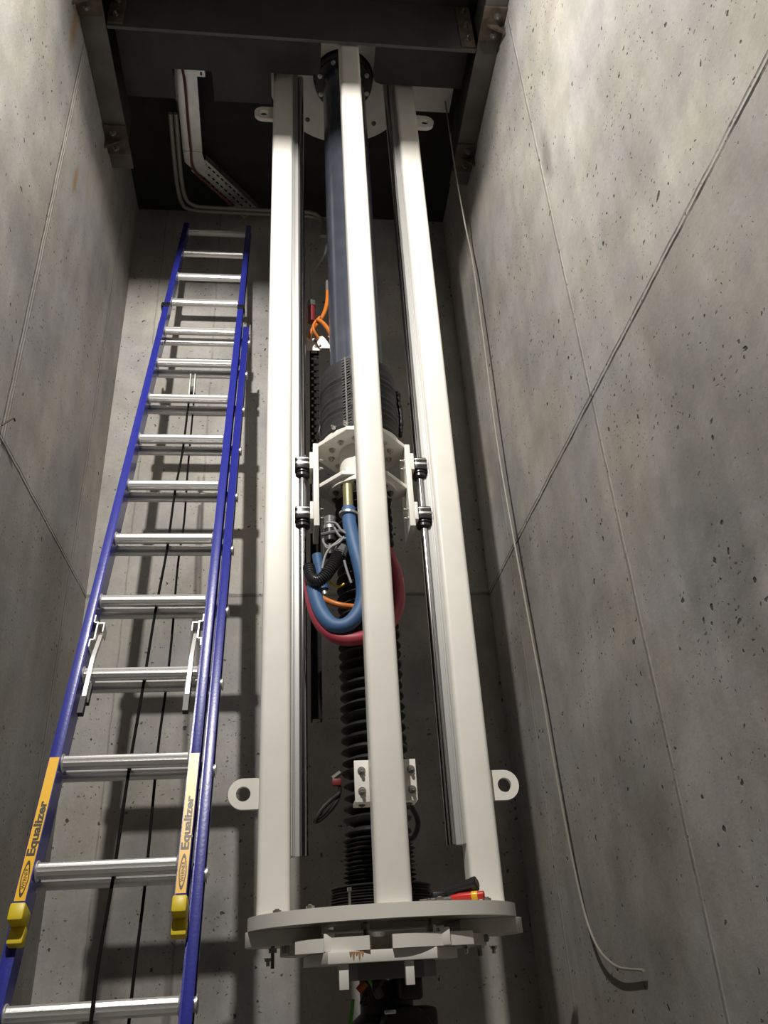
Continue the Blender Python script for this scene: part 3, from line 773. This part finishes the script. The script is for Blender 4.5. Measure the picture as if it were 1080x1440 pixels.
# red valve with black loop at the lower bellows
v2 = thing('valve', 'small red valve left of the thin bellows with a drooping black lead', 'valve', (.15, 2.74, .45))
q = PY(473,1100,2.74)
MB().box(q.x-.014, q.x+.016, q.y-.012, q.y+.012, q.z-.012, q.z+.010, .003).build('body', mat('dull red', (.16,.012,.01), .5), v2)
MB().cyl(q+Vector((-.012,0,.012)), q+Vector((.014,0,.030)), .008, 10).build('lever', m_dsteel, v2)
MB().tube([PY(478,1106,2.74), PY(477,1116,2.74), PY(466,1125,2.73), PY(453,1138,2.72), PY(443,1155,2.72), PY(450,1153,2.73), PY(462,1142,2.74), PY(473,1128,2.74), PY(477,1116,2.75)], .0065, 10).build('lead', m_black, v2)
hose('cable', 'black cable loop right of the middle post under the angle bracket', [PY(572,1128,2.52), PY(581,1138,2.52), PY(588,1155,2.52), PY(585,1172,2.52), PY(577,1182,2.52), PY(566,1184,2.54)], .008, m_black, 'cable')

# ------------------------------------------------------------------ motor under the frame
mt = thing('motor', 'black drive motor hanging under the frame base plate', 'motor', (AX, 2.66, -.60))
MB().prism([(.176,2.46),(.352,2.46),(.40,2.56),(.40,2.82),(.352,2.88),(.176,2.88),(.14,2.80),(.14,2.56)], -.018, .0215, 'z', .003).build('adaptor_flange', m_dgrey, mt)
MB().lathe([(.085,-.60),(.115,-.58),(.118,-.22),(.10,-.20),(.10,-.12),(.075,-.10),(.075,-.0185)], (AX, 2.68, 0), (0,0,1), 40).build('motor_body', m_motor, mt)
MB().lathe([(.030,0),(.070,.005),(.075,.02),(.075,.14)], (.305, 2.50, -.155), (0,1,0), 36).build('gear_case', m_motor, mt)
MB().box(.300, .392, 2.53, 2.68, -.30, -.088, .012).build('terminal_box', m_motor, mt)
MB().box(.29, .352, 2.50, 2.60, -.07, -.005, .01).build('brake_box', m_motor, mt)
MB().lathe([(.017,0),(.022,.004),(.022,.016),(.017,.020)], PY(546,1368,2.50), (-.75,-.5,.25), 24).build('cable_gland', m_alu_s, mt)
MB().tube([PY(548,1372,2.5), PY(536,1376,2.49), PY(530,1388,2.49), PY(535,1400,2.5)], .014, 12).build('motor_lead', m_plastic, mt)
MB().cyl(PY(504,1394,2.50), PY(514,1382,2.50), .010, 12).build('orange_plug', mat('orange plug', (.50,.11,.03), .4), mt)
MB().tube([PY(515,1398,2.5), PY(511,1404,2.49), PY(509,1411,2.49), PY(514,1409,2.5), PY(516,1402,2.5)], .006, 10).build('black_loop', m_plastic, mt)
MB().box(.245,.275, 2.485,2.50,-.098,-.088,.003).build('name_plate', m_alu_s, mt)
MB().tube([PY(510,1364,2.49), PY(517,1374,2.485), PY(524,1386,2.49)], .005, 10).build('green_lead', m_green, mt)
hose('cable', 'green earth cable hanging below the motor at the left', [PY(496,1405,2.52), PY(495,1420,2.52), PY(492,1440,2.52), PY(486,1480,2.53), PY(480,1560,2.55)], .005, m_green, 'cable')

# ------------------------------------------------------------------ tools on the base ring
t1 = thing('screwdriver', 'red handled tool with a yellow band lying on the base ring', 'tool', (.49, 2.42, .153))
A, B = PY(634,1259,2.43), PY(681,1256,2.40)
A.z = .165; B.z = .1665
d = (B-A); Ld = d.length
MB().lathe([(.006,0),(.010,Ld*.25),(.0105,Ld*.60),(.0105,Ld*.62)], A, d, 18).build('handle', m_red, t1)
MB().lathe([(.0112,Ld*.62),(.0115,Ld*.64),(.0115,Ld*.79),(.0112,Ld*.80)], A, d, 18).build('yellow_band', m_yellow, t1)
MB().lathe([(.0105,Ld*.80),(.0108,Ld*.97),(.008,Ld)], A, d, 18).build('end_cap', m_red, t1)
MB().cyl(A - d.normalized()*.09, A, .004, 10).build('shaft', m_dsteel, t1)
t2 = thing('hammer', 'black handled tool lying across the red handled tool on the base ring', 'tool', (.46, 2.45, .153))
A, B = PY(626,1256,2.47), PY(671,1242,2.42)
d = (B-A); Ld = d.length
MB().lathe([(.012,0),(.017,Ld*.3),(.0175,Ld*.8),(.019,Ld*.86),(.019,Ld*.98),(.014,Ld)], A, d, 20).build('handle', m_plastic, t2)
MB().lathe([(.012,0),(.012,.001)], B+d.normalized()*.0005, d, 20).build('end_disc', mat('brown end', (.10,.07,.035), .5), t2)
hd = A - d.normalized()*.01
MB().box(hd.x-.030, hd.x+.010, hd.y-.02, hd.y+.03, .1535, .185, .006).build('head', m_black, t2)

# ------------------------------------------------------------------ work light (in front of and above the camera)
LP = Vector((-.42, .16, 3.42))
wl = thing('work_light', 'work floodlight with an added light blocking flap hanging in the shaft above the viewer', 'lamp', LP)
aim = Vector((.22, .86, -.40)).normalized()
rt = aim.cross(Vector((0,0,1))).normalized(); upv = rt.cross(aim)
def WT(p): return LP + rt*p.x + aim*p.y + upv*p.z
b = MB(WT); b.box(-.09, .09, -.10, -.012, -.07, .07, .01); b.build('housing', m_dgrey, wl)
MB().cyl(LP - aim*.06 + Vector((0,0,.07)), Vector((LP.x, LP.y-.03, ZC)), .008, 8).build('hanger', m_dsteel, wl)
hz = Vector((.14, .99, 0)).normalized(); hs = hz.cross(Vector((0,0,1)))
hd = MB(lambda p: LP + hs*p.x + hz*p.y + Vector((0,0,1))*p.z)
hd.prism([(-.05,-.02),(.05,-.02),(.19,.50),(-.19,.50)], .0, .002)
vs = list(hd.bm.verts)
for v in vs:
    t = (v.co - LP).dot(hz)
    v.co.z += .062 + (t+.02)/.52*(-.034)
hd.build('light_blocker', mat('matt black hood', (.003,.003,.003), .95, spec=.0), wl)  # unseen plate added to keep lamp light off the frame top
ld = bpy.data.lights.new('floodlight_lamp', 'AREA'); ld.shape = 'RECTANGLE'; ld.size = .07; ld.size_y = .050
ld.energy = 148; ld.color = (1.0, .955, .89)
lo = bpy.data.objects.new('floodlight_lamp', ld); col.objects.link(lo)
lo.rotation_euler = (-aim).to_track_quat('Z', 'Y').to_euler()
lo.location = LP - Vector(wl['_base']) + Vector((0,0,Z0)); lo.parent = wl

# ------------------------------------------------------------------ world, camera, colour
w = bpy.data.worlds.new('World'); scene.world = w; w.use_nodes = True
w.node_tree.nodes['Background'].inputs[0].default_value = (0,0,0,1)
cam = bpy.data.cameras.new('Camera'); co = bpy.data.objects.new('Camera', cam); col.objects.link(co)
cam.sensor_fit = 'VERTICAL'; cam.sensor_height = 36; cam.sensor_width = 27; cam.lens = F/H*36
Rm = Matrix(((Xc.x, -Xc.y, -Xc.z), (Yc.x, -Yc.y, -Yc.z), (Zc.x, -Zc.y, -Zc.z)))
co.matrix_world = Matrix.Translation((0,0,Z0)) @ Rm.to_4x4()
cam.clip_start = .05
scene.camera = co
vs_ = scene.view_settings
vs_.view_transform = 'Standard'; vs_.look = 'None'; vs_.exposure = 0.0; vs_.gamma = 1.0; vs_.use_curve_mapping = False
for o in bpy.data.objects:
    if '_base' in o: del o['_base']
